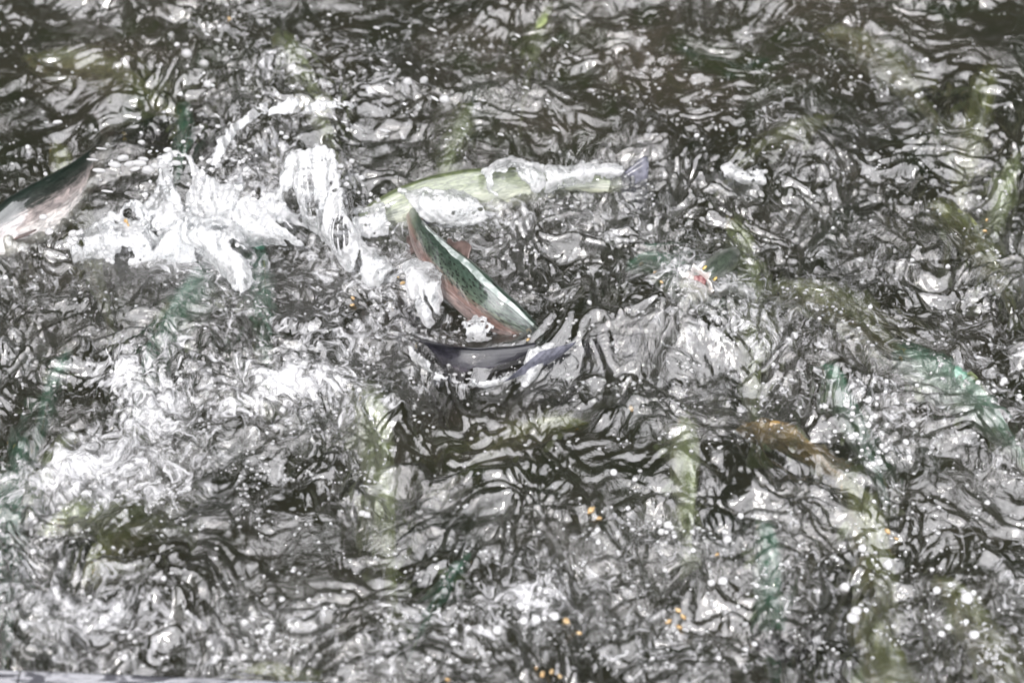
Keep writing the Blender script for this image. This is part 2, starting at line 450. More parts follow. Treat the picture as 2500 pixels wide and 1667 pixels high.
def ellipsoid(name, c, ax, mat, parent=None, nu=16, nv=10, lump=0, seed=0, half=False):
    rs = np.random.RandomState(seed)
    V = []; F = []
    for j in range(nv+1):
        ph = math.pi*j/nv
        for i in range(nu):
            th = 2*math.pi*i/nu
            d = np.array([math.sin(ph)*math.cos(th), math.sin(ph)*math.sin(th), math.cos(ph)])
            k = 1+lump*math.sin(3*d[0]+seed)*math.cos(4*d[1]+seed*2)+lump*.6*math.sin(7*d[2]+5*d[0]+seed)
            V.append(np.asarray(c)+(ax @ d)*k)
    for j in range(nv):
        for i in range(nu):
            a = j*nu+i; b = j*nu+(i+1) % nu
            F.append((a, a+nu, b+nu, b))
    return mesh_np(name, V, F, mat, parent)

def fish(label, pts, a, dors, pal, finmat=None, fins=('dorsal', 'tail', 'pectoral', 'pelvic', 'anal', 'adipose'), eyes=True, group=None, jaw=0.0, tail_len=2.0, pec=1.0, dfin=.85):
    """pts: centreline snout to tail base, a: half the body height, dors: which way the back points"""
    NR, NS = 64, 32
    C, L = catmull(pts, NR)
    T = unit(np.gradient(C, axis=0))
    dors = np.asarray(dors, float)
    D = np.tile(dors, (NR, 1)) if dors.ndim == 1 else np.stack([np.interp(np.linspace(0, 1, NR), np.linspace(0, 1, len(dors)), dors[:, k]) for k in range(3)], 1)
    D = unit(D - (D*T).sum(1)[:, None]*T); S_ = np.cross(T, D)
    u = np.linspace(0, 1, NR); A = a*np.interp(u, UK, AK)
    A = A*(1-.035*np.exp(-((u-.215)/.006)**2))      # edge of the gill cover
    B = A*(.56-.30*u**2)
    root = empty('rainbow_trout', tuple(C[NR//2]))
    tag(root, label, 'fish', group)
    th = np.linspace(0, 2*np.pi, NS, endpoint=False)
    V = []; UVs = []
    for k in range(NR):
        c_, s_ = np.cos(th), np.sin(th)
        hgt = A[k]*np.where(c_ < 0, 1.06, .96)*c_
        V.append(C[k]+D[k]*hgt[:, None]+S_[k]*(B[k]*np.sign(s_)*np.abs(s_)**.9)[:, None])
        UVs.append(np.stack([np.full(NS, u[k]), c_, s_*.3], 1))
    V = np.concatenate(V); UVs = np.concatenate(UVs)
    F = [(k*NS+i, k*NS+(i+1) % NS, (k+1)*NS+(i+1) % NS, (k+1)*NS+i) for k in range(NR-1) for i in range(NS)]
    nV = len(V)
    V = np.vstack([V, C[0]-T[0]*a*.10, C[-1]+T[-1]*a*.1]); UVs = np.vstack([UVs, [0, 0, 0], [1, 0, 0]])
    F += [(nV, (i+1) % NS, i) for i in range(NS)] + [(nV+1, (NR-1)*NS+i, (NR-1)*NS+(i+1) % NS) for i in range(NS)]
    mesh_np('body', V, F, PAL[pal], root, uv=UVs)
    fm = finmat or {'dark': M_FIN_L, 'leaper': M_FIN_D, 'belly': M_FIN_D}.get(pal, M_FIN_G)
    def seg(u0, u1, n, f): ii = np.linspace(u0, u1, n)*(NR-1); return np.stack([np.interp(ii, np.arange(NR), f[:, k]) for k in range(3)], 1)
    def edge(u0, u1, n, sgn, k=.93):
        uu = np.linspace(u0, u1, n)
        return seg(u0, u1, n, C)+seg(u0, u1, n, D)*(sgn*k*a*np.interp(uu, UK, AK))[:, None]
    if 'dorsal' in fins:
        b = edge(.44, .60, 15, 1)
        membrane('dorsal_fin', b, unit(seg(.44, .60, 15, D)+.55*seg(.44, .60, 15, T)), a*dfin, lambda t: .35+.65*np.sin(np.clip(.25+t*1.1, 0, 1)*np.pi)**.7*(1-.45*t), fm, root, curl=.12)
    if 'adipose' in fins:
        b = edge(.83, .87, 7, 1)
        membrane('adipose_fin', b, unit(seg(.83, .87, 7, D)+1.3*seg(.83, .87, 7, T)), a*.28, lambda t: .5+.5*t, fm, root)
    if 'anal' in fins:
        b = edge(.72, .83, 11, -1)
        membrane('anal_fin', b, unit(-seg(.72, .83, 11, D)+.7*seg(.72, .83, 11, T)), a*.6, lambda t: 1-.6*t, fm, root)
    if 'tail' in fins:
        n = 25; t = np.linspace(-1, 1, n)
        b = C[-1]-T[-1]*a*.06 + D[-1]*(t*A[-1]*.92)[:, None]
        dd = unit(T[-1][None, :]+D[-1]*(t*.95)[:, None])
        membrane('tail_fin', b, dd, a*tail_len*.62, lambda s: (.80+.35*np.abs(2*s-1)**1.5)*(1-.28*np.abs(2*s-1)**9), fm, root, curl=.10)
    for nm, uu, sgn_v, ln in (('pectoral', .235, -.55, .85), ('pelvic', .52, -.88, .55)):
        if nm not in fins: continue
        for sg in (1, -1):
            i = int(uu*(NR-1)); w = a*.16*(1 if nm == 'pectoral' else .8)
            o_ = C[i]+D[i]*A[i]*sgn_v+S_[i]*sg*B[i]*(math.sqrt(max(0, 1-sgn_v**2)))*.9
            tt = np.linspace(-1, 1, 9)
            b = o_+T[i]*(tt*w)[:, None]
            dd = unit(S_[i]*sg*.8+T[i]*.9-D[i]*.45+T[i]*(tt*.25)[:, None])
            membrane(nm+'_fin', b, dd, a*ln*pec, lambda s: .55+.45*np.sin((.2+.8*s)*np.pi*.9), fm, root)
    if eyes:
        for sg in (1, -1):
            i = int(.085*(NR-1)); r = a*.115
            i2 = C[i]+D[i]*A[i]*.28+S_[i]*sg*B[i]*.86
            M = np.stack([T[i]*r, D[i]*r, S_[i]*sg*r*.75], 1)
            e = ellipsoid('eye', i2, M, M_IRIS, root, 14, 10)
            M2 = np.stack([T[i]*r*.62, D[i]*r*.62, S_[i]*sg*r*.35], 1)
            ellipsoid('pupil', i2+S_[i]*sg*r*.52, M2, M_PUP, e, 12, 8)
    return root, dict(C=C, T=T, D=D, S=S_, A=A, B=B)

def under(label, x0, y0, x1, y1, wpx, pal, bend=0, depth=.004, roll=0, tail=False, group=None):
    """a fish just below the surface: head at (x0, y0), body away to (x1, y1)"""
    a = wpx*MM/2/.74; 
    a *= 1.22; p0, p1 = U(x0, y0, -.02), U(x1, y1, -.02)
    lo = np.percentile([float(h_at(p0[0]+(p1[0]-p0[0])*t+e, p0[1]+(p1[1]-p0[1])*t+g)) for t in (0, .25, .5, .75, 1) for e in (-.02, 0, .02) for g in (-.02, 0, .02)], 13)
    z = lo+.02-(a*.96)-depth*.35
    d = p1-p0; L = np.linalg.norm(d[:2]); side = np.array([-d[1], d[0], 0])/L
    mid = (p0+p1)/2+side*bend*L
    P = [p0+[0, 0, z], mid+[0, 0, z+.004], p1+[0, 0, z-.03]]
    need = 4.0*2*a
    if L < need*.92:
        ex = need-L; dr = d/np.linalg.norm(d)
        P.append(p1+dr*ex*.55+np.array([0, 0, z-ex*.62]))
        if ex > .09: P.append(p1+dr*ex*.9+np.array([0, 0, z-ex*.98]))
    return fish(label, P, a, (side[0]*roll, side[1]*roll, 1), pal, group=group, dfin=.3, tail_len=1.7)

# --- the leaping trout
hp = [U(1330, 842, -.030), U(1288, 808, -.002), U(1205, 752, .028), U(1130, 690, .035), U(1064, 625, .029), U(1020, 562, .014), U(1000, 505, -.006)]
lead, LF = fish('leaping trout with spotted green flank and red stripe, head going under at the centre',
     hp, .051, np.array([(.62, .10, .72), (.60, .08, .76), (.62, .15, .72), (.6, .3, .6)]), 'leaper',
     fins=('dorsal', 'tail', 'pectoral', 'anal', 'adipose'), dfin=.62)
def add_sheen(parent, G, u0, u1, a0, a1, side, seed, name='painted_sheen'):
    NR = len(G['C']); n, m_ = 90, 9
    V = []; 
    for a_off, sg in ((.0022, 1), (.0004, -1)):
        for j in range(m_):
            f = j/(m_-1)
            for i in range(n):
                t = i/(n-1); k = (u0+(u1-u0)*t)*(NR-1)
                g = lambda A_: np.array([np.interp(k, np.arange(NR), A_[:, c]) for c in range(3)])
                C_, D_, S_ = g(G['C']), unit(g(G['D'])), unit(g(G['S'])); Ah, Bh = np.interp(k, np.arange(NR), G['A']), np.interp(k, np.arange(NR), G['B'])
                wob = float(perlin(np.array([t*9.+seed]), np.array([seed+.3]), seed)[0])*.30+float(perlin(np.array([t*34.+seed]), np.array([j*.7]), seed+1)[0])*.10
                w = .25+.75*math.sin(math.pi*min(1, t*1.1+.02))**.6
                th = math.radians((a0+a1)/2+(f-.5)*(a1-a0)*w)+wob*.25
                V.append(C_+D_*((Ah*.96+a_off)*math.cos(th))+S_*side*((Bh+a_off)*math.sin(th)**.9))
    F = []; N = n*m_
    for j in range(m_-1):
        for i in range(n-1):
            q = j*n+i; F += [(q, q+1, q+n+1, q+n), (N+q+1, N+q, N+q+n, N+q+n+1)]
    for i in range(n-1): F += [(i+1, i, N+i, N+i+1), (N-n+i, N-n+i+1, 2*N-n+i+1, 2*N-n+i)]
    return mesh_np(name, V, F, M_SHEEN, parent)
M_SHEEN = simple('painted_sheen', (.20, .24, .22), .06, (42, (.66, .70, .68)), bump=.003)  # highlight brightness put into the base colour
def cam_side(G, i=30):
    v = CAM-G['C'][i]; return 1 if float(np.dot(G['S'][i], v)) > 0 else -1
add_sheen(lead, LF, .05, .76, 20, 44, cam_side(LF), 4)  # pale strip standing in for the sky's reflection along the wet back
# --- the dark one curled below it
hp = [U(1005, 832, -.046), U(1060, 872, -.029), U(1145, 897, -.017), U(1240, 890, -.012), U(1330, 868, -.010), U(1430, 850, -.016), U(1520, 850, -.045)]
curl, CF = fish('dark trout curled just below the leaping trout, lavender fin folded over its side', hp, .045,
     (.0, .30, .90), 'dark', fins=('pectoral', 'tail'))
_t = np.linspace(0, 1, 15)[:, None]
_b = U(1318, 858, .058)*(1-_t)+U(1408, 834, .052)*_t
membrane('dorsal_fin', _b, unit(np.tile(U(1258, 955, .012)-U(1350, 845, .058), (15, 1))+np.array([-.03, -.02, .02])*(1-_t)), .098,
         lambda t: .35+.65*(1-t)**.7, M_FIN_L, curl, curl=.15)
# --- the long pale green one behind
hp = [U(855, 556, -.036), U(930, 526, -.020), U(1020, 498, -.005), U(1150, 470, .000), U(1290, 452, .000), U(1420, 448, .000), U(1515, 450, .008)]
fish('long pale green trout stretched behind the leaping trout, bluish grey tail on the right', hp, .056,
     (.10, .50, .70), 'pale', finmat=M_FIN_L, fins=('tail', 'pectoral'), tail_len=2.2)
# --- left edge, belly to the light
hp = [U(-95, 640, .0), U(-20, 586, .004), U(60, 536, .006), U(135, 488, -.002), U(205, 425, -.016), U(262, 345, -.040)]
fish('trout at the left edge turned over, white and pink belly blazing in the sun', hp, .062,
     np.array([(-.05, .80, .35), (-.2, .75, .45), (-.4, .6, .5)]), 'belly', fins=('pectoral', 'anal', 'tail'))

# --- the gaping mouth at the right
hp = [U(1714, 706, .030), U(1731, 694, .012), U(1750, 680, -.020), U(1768, 666, -.065), U(1788, 650, -.14)]
_g = float(h_at(*U(1714, 706, 0)[:2]))
hp = [p+np.array([0, 0, _g*.9-.009]) for p in hp]
gape, G = fish('trout gaping upward right of the centre, white mouth with a red throat', hp, .056,
     (.75, .35, .65), 'grey', fins=('pectoral', 'tail'))
def mouth_parts(parent, G, a):
    T0, D0, S0 = G['T'][0], G['D'][0], G['S'][0]; c = G['C'][0]
    # two lips, upper and lower, open round a red throat
    for sg, nm, ln in ((1, 'upper_jaw', .62), (-1, 'lower_jaw', .70)):
        V = []; F = []; n = 18; k = 8
        for j in range(k):
            f = j/(k-1)
            for i in range(n):
                t = -1+2*i/(n-1)
                wob = .05*math.sin(9*t+sg)+.04*math.sin(17*t*f)
                r = a*(.34+.26*f*ln+wob*f*1.6)
                p = c - T0*(a*(.15+ln*.9*f)) + D0*sg*(r*math.cos(t*1.45)*(.35+.8*f)) + S0*(r*1.25*math.sin(t*1.45))
                V.append(p)
        off = len(V)
        V += [v - T0*.003 + D0*sg*.004 for v in V]
        for j in range(k-1):
            for i in range(n-1):
                q = j*n+i
                F.append((q, q+1, q+n+1, q+n)); F.append((off+q+1, off+q, off+q+n, off+q+n+1))
        for i in range(n-1):
            q = (k-1)*n+i; F.append((q, q+1, off+q+1, off+q))
        mesh_np(nm, V, F, M_MOUTH, parent)
    M = np.stack([T0*a*.25, D0*a*.20, S0*a*.26], 1)
    ellipsoid('throat', c-T0*a*.34, M, M_RED, parent, 20, 14, lump=.14, seed=3)
mouth_parts(gape, G, .052)

UND = [
 ('bright green trout hanging straight down right of the centre, under the smooth wave', 1668, 1000, 1682, 1265, 66, 'lime', 0, .004, .5),
 ('mint green trout slanting down to the right edge', 2180, 850, 2520, 1100, 74, 'mint', .05, .004, .3),
 ('amber trout lying among the dark ripples above the cluster of big bubbles', 1800, 1035, 2030, 1110, 46, 'amber', .08, .002, .3),
 ('olive trout just below the cluster of big bubbles', 2050, 1130, 2150, 1330, 76, 'olive', .05, .005, .3),
 ('grey green trout standing behind the tall splash', 590, 470, 628, 690, 84, 'teal', .0, -.012, .4),
 ('dark green trout slanting away below the tall splash', 515, 600, 375, 800, 74, 'teal', .08, .002, -.3),
 ('pale green trout diving below the left end of the curled dark trout', 880, 905, 925, 1150, 84, 'lime', .04, .003, .4),
 ('yellow green trout above and right of the gaping mouth', 1788, 505, 1822, 640, 84, 'lime', 0, .004, .3),
 ('green trout slanting down above the long pale trout', 1150, 240, 1085, 405, 70, 'lime', .03, .004, .3),
 ('olive trout head rising at the lower right corner, big white bubble on its nose', 2095, 1430, 2190, 1610, 92, 'olive', 0, -.008, .3),
 ('mustard trout above the blazing belly at the left edge', 120, 310, 175, 430, 78, 'olive', 0, .003, .3),
 ('moss green trout at the top edge, middle of the picture', 1345, -10, 1290, 140, 66, 'lime', 0, .006, .2),
 ('deep teal trout at the left edge, lower half', 60, 1050, 20, 1200, 84, 'teal', 0, .003, .3),
 ('bottle green trout between the long pale tail and the gaping mouth', 1530, 650, 1650, 640, 60, 'teal', .1, .004, .3),
 ('small lime trout slanting beside the deep teal trout', 190, 1075, 95, 1180, 46, 'lime', 0, .002, .3),
 ('faded olive trout in the foam at the lower left', 110, 1310, 235, 1240, 60, 'lime', 0, .004, .3),
 ('moss trout right below the foam at the lower left', 205, 1440, 275, 1330, 56, 'olive', 0, .004, .3),
 ('slim green trout left of the bright foam near the bottom', 1150, 1350, 1060, 1450, 40, 'teal', .05, .004, .3),
 ('olive trout lying level right of the gaping mouth', 1870, 690, 2110, 740, 62, 'olive', .06, .008, .3),
 ('leaf green trout beside the orange pellets at the right edge', 2265, 470, 2430, 600, 58, 'olive', .03, .003, .3),
 ('pale olive trout cut by the right edge, upper half', 2490, 350, 2440, 480, 66, 'lime', 0, .006, .3),
 ('yellow olive trout level in the upper right ripples', 2030, 285, 1850, 345, 56, 'olive', .06, .003, .3),
 ('dim green trout curved left of the mint trout', 1990, 905, 2065, 975, 50, 'teal', .1, .003, .3),
 ('dark trout with a purple side among foam left of the leaping trout', 945, 700, 1035, 800, 62, 'dark', .05, -.006, .3),
 ('teal trout left of the tall splash, under its spray', 450, 255, 420, 430, 58, 'teal', .06, .002, .3),
 ('dark trout with a lavender side above the streaking droplets', 270, 335, 410, 285, 62, 'dark', -.06, -.008, .3),
 ('olive trout beside the metal pool rim', 560, 1600, 770, 1640, 62, 'olive', .04, .004, .2),
 ('brown olive trout near the top edge, right half', 2000, 85, 2135, 105, 60, 'olive', .04, .004, .3),
 ('deep olive trout in the dark corner at the upper right', 2425, 130, 2380, 285, 90, 'olive', .0, .014, .3),
 ('small teal trout in the left ripples below the dark green trout', 175, 850, 115, 950, 52, 'teal', .05, .002, .3),
 ('dark purple trout left of the olive head at the lower right', 1815, 1545, 1960, 1530, 44, 'dark', .05, -.002, .3),
 ('teal trout under the dark ripples below the amber trout', 1850, 1250, 1880, 1380, 60, 'teal', .05, .006, .3),
 ('grey olive trout low in the bottom right corner', 2280, 1380, 2400, 1480, 60, 'olive', .03, .006, .3),
 ('dim olive trout below the curled dark trout', 1440, 1010, 1270, 1015, 56, 'olive', .03, .060, .3),
 ('green trout high in the upper left foam', 660, 60, 740, 150, 66, 'lime', .03, .006, .3),
 ('brownish trout in the dark upper left corner', 60, 130, 300, 150, 70, 'olive', .05, .008, .3),
]
for e in UND: under(*e)

# ------------------------------------------------------------------ splashes
def splash_material():
    m, n, l = newmat('splash_water')
    out = n.new('ShaderNodeOutputMaterial')
    g = n.new('ShaderNodeNewGeometry')
    n1 = node(n, 'ShaderNodeTexNoise', Scale=13.0, Detail=3.0, Distortion=1.2); l.new(g.outputs['Position'], n1.inputs['Vector'])
    n2 = node(n, 'ShaderNodeTexNoise', Scale=38.0, Detail=4.0, Distortion=1.5); l.new(g.outputs['Position'], n2.inputs['Vector'])
    t = math_(n, l, 'ADD', math_(n, l, 'MULTIPLY', n1.outputs['Fac'], .5), math_(n, l, 'MULTIPLY', n2.outputs['Fac'], .5))
    r = ramp(n, [(.38, (.10, .10, .10)), (.50, (.48, .48, .48)), (.62, (.95, .95, .95))]); l.new(t, r.inputs[0])
    bp = node(n, 'ShaderNodeBump', Strength=.4, Distance=.003); l.new(t, bp.inputs['Height'])
    p = node(n, 'ShaderNodeBsdfPrincipled', Roughness=.18); p.inputs['Base Color'].default_value = (.92, .92, .925, 1)
    p.inputs['Specular IOR Level'].default_value = .8
    tl = n.new('ShaderNodeBsdfTranslucent'); tl.inputs['Color'].default_value = (.85, .85, .87, 1)
    a = n.new('ShaderNodeMixShader'); a.inputs[0].default_value = .5
    gl = node(n, 'ShaderNodeBsdfGlossy', Roughness=.04)
    tr = node(n, 'ShaderNodeBsdfTransparent'); tr.inputs['Color'].default_value = (.9, .92, .92, 1)
    cl = n.new('ShaderNodeMixShader'); cl.inputs[0].default_value = .30
    for s in (p, tl, gl): l.new(bp.outputs[0], s.inputs['Normal'])
    l.new(p.outputs[0], a.inputs[1]); l.new(tl.outputs[0], a.inputs[2])
    l.new(tr.outputs[0], cl.inputs[1]); l.new(gl.outputs[0], cl.inputs[2])
    fin = n.new('ShaderNodeMixShader'); l.new(r.outputs[0], fin.inputs[0])
    l.new(cl.outputs[0], fin.inputs[1]); l.new(a.outputs[0], fin.inputs[2])
    l.new(fin.outputs[0], out.inputs[0])
    return m
M_SPL = splash_material()

def poly(P, n):
    P = np.array([U(*p) for p in P]); L = np.r_[0, np.cumsum(np.linalg.norm(np.diff(P, axis=0), axis=1))]
    s = np.linspace(0, L[-1], n); return np.stack([np.interp(s, L, P[:, k]) for k in range(3)], 1), L[-1]

def smooth_line(P, n):
    C, L = catmull(np.array([U(*p) for p in P]), max(n, 40)); return C, L
ICO_V, ICO_F = None, None
def blobs_mesh(name, C, R, parent, voxel=.0019, mat=None):
    """fuse many small balls of water into one smooth skin"""
    V0, F0 = ICO
    V = (V0[None]*R[:, None, None]+C[:, None, :]).reshape(-1, 3)
    F = (F0[None]+(np.arange(len(C))*len(V0))[:, None, None]).reshape(-1, 3)
    o = mesh_np(name, V, F, mat or M_SPL, parent)
    md = o.modifiers.new('fuse', 'REMESH'); md.mode = 'VOXEL'; md.voxel_size = voxel; md.use_smooth_shade = True
    sm = o.modifiers.new('relax', 'SMOOTH'); sm.factor = .5; sm.iterations = 7
    dg = bpy.context.evaluated_depsgraph_get()
    me = bpy.data.meshes.new_from_object(o.evaluated_get(dg)); me.name = name
    o.modifiers.clear(); old = o.data; o.data = me; bpy.data.meshes.remove(old)
    if not me.materials: me.materials.append(mat or M_SPL)
    return o
def _ico():
    import bmesh
    bm = bmesh.new(); bmesh.ops.create_icosphere(bm, subdivisions=2, radius=1)
    V = np.array([v.co[:] for v in bm.verts]); F = np.array([[v.index for v in f.verts] for f in bm.faces]); bm.free(); return V, F
ICO = _ico()

def sheet(name, top, bot, parent, seed, bulge=.02, rough=.0045, fray=.014, r=.0035, hole=.40, step=.0032):
    """a thrown sheet of water: balls of water strewn over a curved surface and fused, torn open where it thins"""
    q = np.random.RandomState(seed+100)
    A, la = smooth_line(top, 200); B, lb = smooth_line(bot, 200)
    hgt = np.mean(np.linalg.norm(A-B, axis=1))
    n = int(max(la, lb)*hgt/step**2*1.7)
    u = q.rand(n); f = q.rand(n)
    # fingers along the lip
    lip = fray*(1.7*np.abs(perlin(u*la*20+seed*3.1, u*0+seed+.3, seed))**.8+.8*np.abs(perlin(u*la*62, u*0+seed*1.7+.4, seed))**.7-.45)
    k = u*199; I = np.arange(200)
    a = np.stack([np.interp(k, I, A[:, c]) for c in range(3)], 1); b = np.stack([np.interp(k, I, B[:, c]) for c in range(3)], 1)
    up = unit(a-b); a2 = a+up*lip[:, None]
    P = a2*(1-f[:, None])+b*f[:, None]
    X, Y = u*max(la, lb), f*hgt
    w = .05*perlin(X*9+seed, Y*9, seed+2)
    nr = unit(np.cross(np.gradient(A, axis=0)[np.clip(k.astype(int), 0, 199)], up)); nr[nr[:, 1] > 0] *= -1
    dsp = rough*(1.8*perlin((X+w)*12+seed, (Y+w)*8, seed+3)+.9*perlin((X+w)*30, (Y+w)*16+seed, seed+5))
    P = P+nr*(dsp+bulge*np.sin(f*np.pi))[:, None]+q.normal(size=(n, 3))*.0005
    thin = fbm((X+w)*13+seed*2, (Y+w)*9, 3, seed+11)
    keep = (thin < hole) | (f < .03)
    rope = 1-2*np.abs(perlin((X+w*1.5)*17, (Y-w)*11+seed, seed+21))
    R = r*(.70+1.0*np.clip(rope, 0, 1)**3+.9*np.exp(-(f*hgt/.006)**2)*q.rand(n))
    return blobs_mesh(name, P[keep], R[keep], parent)

def splash(label, loc, sheets, seed, **k):
    root = empty('water_splash', tuple(U(*loc))); tag(root, label, 'splash')
    for i, (top, bot, kw) in enumerate(sheets):
        sheet('sheet', top, bot, root, seed+i*5, **{**k, **kw})
    return root

splash('tall white splash thrown up by a fish, ragged crest reaching highest at its right end', (560, 620), [
  ([(172, 585, .02), (215, 566, .03), (262, 548, .04), (300, 518, .055), (345, 508, .06), (372, 520, .06)],
   [(180, 640, 0), (230, 632, 0), (290, 640, -.01), (340, 640, -.01), (390, 625, -.01), (420, 610, -.01)], {}),
  ([(335, 525, .05), (372, 500, .06), (388, 455, .08), (392, 402, .10), (425, 385, .11), (470, 400, .10), (500, 432, .10), (540, 452, .09), (590, 462, .09)],
   [(380, 610, -.01), (430, 625, -.01), (470, 610, -.01), (500, 600, -.01), (530, 590, -.01), (545, 600, -.01), (560, 600, -.01), (570, 590, -.01)], {'bulge': .035}),
  ([(600, 500, .07), (640, 490, .075), (690, 468, .09), (712, 440, .11), (704, 392, .14), (722, 382, .145), (748, 396, .14), (760, 366, .155), (785, 360, .16), (806, 376, .15), (818, 420, .13), (832, 470, .11), (836, 515, .09), (862, 560, .05), (900, 610, .02), (960, 660, .0)],
   [(640, 540, .03), (680, 540, .03), (720, 545, .025), (760, 560, .02), (790, 585, .015), (820, 620, .005), (850, 660, 0), (890, 690, -.01), (925, 700, -.01)], {'bulge': .03, 'rough': .004}),
  ([(420, 560, .06), (480, 545, .065), (540, 540, .06), (590, 560, .05)],
   [(500, 625, .0), (560, 690, .0), (590, 715, -.005), (620, 690, -.005)], {}),
  ([(250, 575, .04), (320, 545, .05), (400, 535, .05), (470, 530, .05)],
   [(260, 640, 0), (330, 650, 0), (400, 650, 0), (480, 640, 0)], {'bulge': .03}),
  ([(560, 500, .07), (600, 508, .07), (650, 520, .06), (700, 545, .04)],
   [(600, 600, .01), (640, 600, .01), (690, 600, .01), (740, 600, .005)], {}),
], 3)
splash('arched rope of bright water flung up behind the tall splash', (560, 420), [
  ([(515, 400, .13), (545, 340, .15), (590, 290, .155), (650, 262, .15), (720, 262, .14), (800, 252, .13), (865, 262, .12)],
   [(530, 415, .12), (558, 352, .14), (600, 305, .145), (655, 280, .14), (722, 278, .13), (800, 270, .12), (865, 276, .115)], {}),
], 31, fray=.012, bulge=.0, hole=.35, r=.0024, rough=.009)
splash('glassy water sliding off the back of the long pale trout', (1280, 430), [
  ([(1180, 425, .05), (1215, 398, .06), (1250, 388, .065), (1290, 400, .065), (1325, 408, .06)],
   [(1190, 470, .03), (1230, 480, .03), (1270, 480, .03), (1310, 470, .03), (1330, 455, .03)], {}),
  ([(1330, 418, .055), (1390, 412, .05), (1450, 405, .05), (1520, 408, .045)],
   [(1330, 470, .02), (1390, 455, .025), (1450, 440, .03), (1515, 430, .03)], {'rough': .003}),
  ([(985, 470, .05), (1040, 468, .06), (1080, 472, .06), (1130, 470, .05)], [(1040, 540, .02), (1085, 545, .02), (1130, 552, .01), (1190, 535, .01)], {'rough': .003, 'hole': .25}),
  ([(868, 520, .02), (900, 506, .03), (940, 500, .035)], [(860, 575, 0), (905, 580, 0), (950, 570, 0)], {'rough': .003, 'hole': .2}),
], 47, fray=.006)
splash('small froth of white water breaking over the belly of the leaping trout', (1040, 700), [
  ([(985, 655, .05), (1010, 640, .055), (1045, 650, .055), (1075, 672, .05)], [(995, 720, .02), (1030, 745, .02), (1055, 785, .02), (1080, 720, .03)], {}),
  ([(1020, 715, .03), (1048, 720, .035), (1066, 735, .035)], [(1030, 785, .0), (1045, 800, .0), (1060, 785, .0)], {}),
], 53, fray=.006)
splash('drip of clear water hanging from the lavender tail fin', (1280, 920), [
  ([(1295, 855, .05), (1330, 845, .05), (1352, 838, .05)], [(1268, 930, .01), (1282, 945, .01), (1300, 925, .012)], {'bulge': .006}),
], 59, fray=.004, rough=.003)
splash('thin white rim of foam along the underside of the curled dark trout', (1160, 925), [
  ([(1062, 912, .008), (1110, 925, .008), (1180, 930, .008), (1262, 915, .008)], [(1060, 924, -.004), (1110, 938, -.004), (1180, 943, -.004), (1266, 927, -.004)], {'r': .0018, 'hole': .15}),
  ([(1000, 845, .012), (1025, 868, .012), (1052, 888, .012)], [(1003, 878, -.004), (1030, 896, -.004), (1058, 908, -.004)], {'r': .002, 'hole': .15}),
], 89, fray=.004, bulge=.003, rough=.004)
splash('white froth boiling round the gaping mouth', (1720, 710), [
  ([(1655, 712, .03), (1672, 690, .04), (1700, 680, .04)], [(1650, 745, .0), (1690, 752, .0), (1720, 748, .0)], {}),
  ([(1735, 705, .035), (1765, 690, .035), (1800, 695, .03), (1840, 705, .02)], [(1735, 748, .0), (1780, 745, .0), (1820, 740, .0), (1850, 728, .0)], {}),
], 83, fray=.008, rough=.006, r=.0028, hole=.3)
splash('row of white beads breaking on a crest right of the bluish tail', (1815, 425), [
  ([(1762, 410, .03), (1790, 408, .03), (1830, 425, .03), (1872, 424, .03)], [(1766, 432, .01), (1795, 440, .01), (1835, 450, .01), (1872, 444, .01)], {}),
], 61, fray=.010)
splash('thin curl of water lifting left of the wave below the leaping trout', (1100, 840), [
  ([(1130, 790, .03), (1160, 775, .035), (1190, 782, .035), (1205, 800, .03)], [(1135, 830, .0), (1160, 835, 0), (1190, 832, 0), (1205, 825, 0)], {}),
], 67, fray=.003, hole=2, r=.0022, rough=.002)
# ------------------------------------------------------------------ droplets, bubbles
def drop_material(name, white):
    m, n, l = newmat(name)
    out = n.new('ShaderNodeOutputMaterial')
    g = node(n, 'ShaderNodeBsdfGlass', Roughness=.03, IOR=1.33)
    p = node(n, 'ShaderNodeBsdfPrincipled', Roughness=.12); p.inputs['Base Color'].default_value = (.86, .86, .87, 1)
    mx = n.new('ShaderNodeMixShader'); mx.inputs[0].default_value = white
    l.new(g.outputs[0], mx.inputs[1]); l.new(p.outputs[0], mx.inputs[2]); l.new(mx.outputs[0], out.inputs[0])
    return m
M_DROP = drop_material('droplet_water', .35)
M_BUB = drop_material('bubble_film', .55)
M_FROTH = drop_material('froth_film', .35)

def unit_ball(nu, nv, lump=0, zmin=-1):
    V = []; F = []
    for j in range(nv+1):
        ph = math.pi*j/nv
        for i in range(nu):
            th = 2*math.pi*i/nu
            x, y, z = math.sin(ph)*math.cos(th), math.sin(ph)*math.sin(th), math.cos(ph)
            k = 1+lump*(math.sin(3*x+1)*math.cos(2.5*y)+.5*math.sin(5*z+4*x))
            V.append((x*k, y*k, max(z*k, zmin)))
    for j in range(nv):
        for i in range(nu):
            a = j*nu+i; b = j*nu+(i+1) % nu; F.append((a, a+nu, b+nu, b))
    return np.array(V), np.array(F)
def ball_mesh(name, mat, *a, **k):
    V, F = unit_ball(*a, **k); o = mesh_np(name, V, F, mat); me = o.data; bpy.data.objects.remove(o); return me

def place(name, me, loc, scale, rot, label, cat, group):
    o = bpy.data.objects.new(name, me); COL.objects.link(o)
    o.location = tuple(loc); o.scale = scale; o.rotation_euler = rot
    return tag(o, label, cat, group)

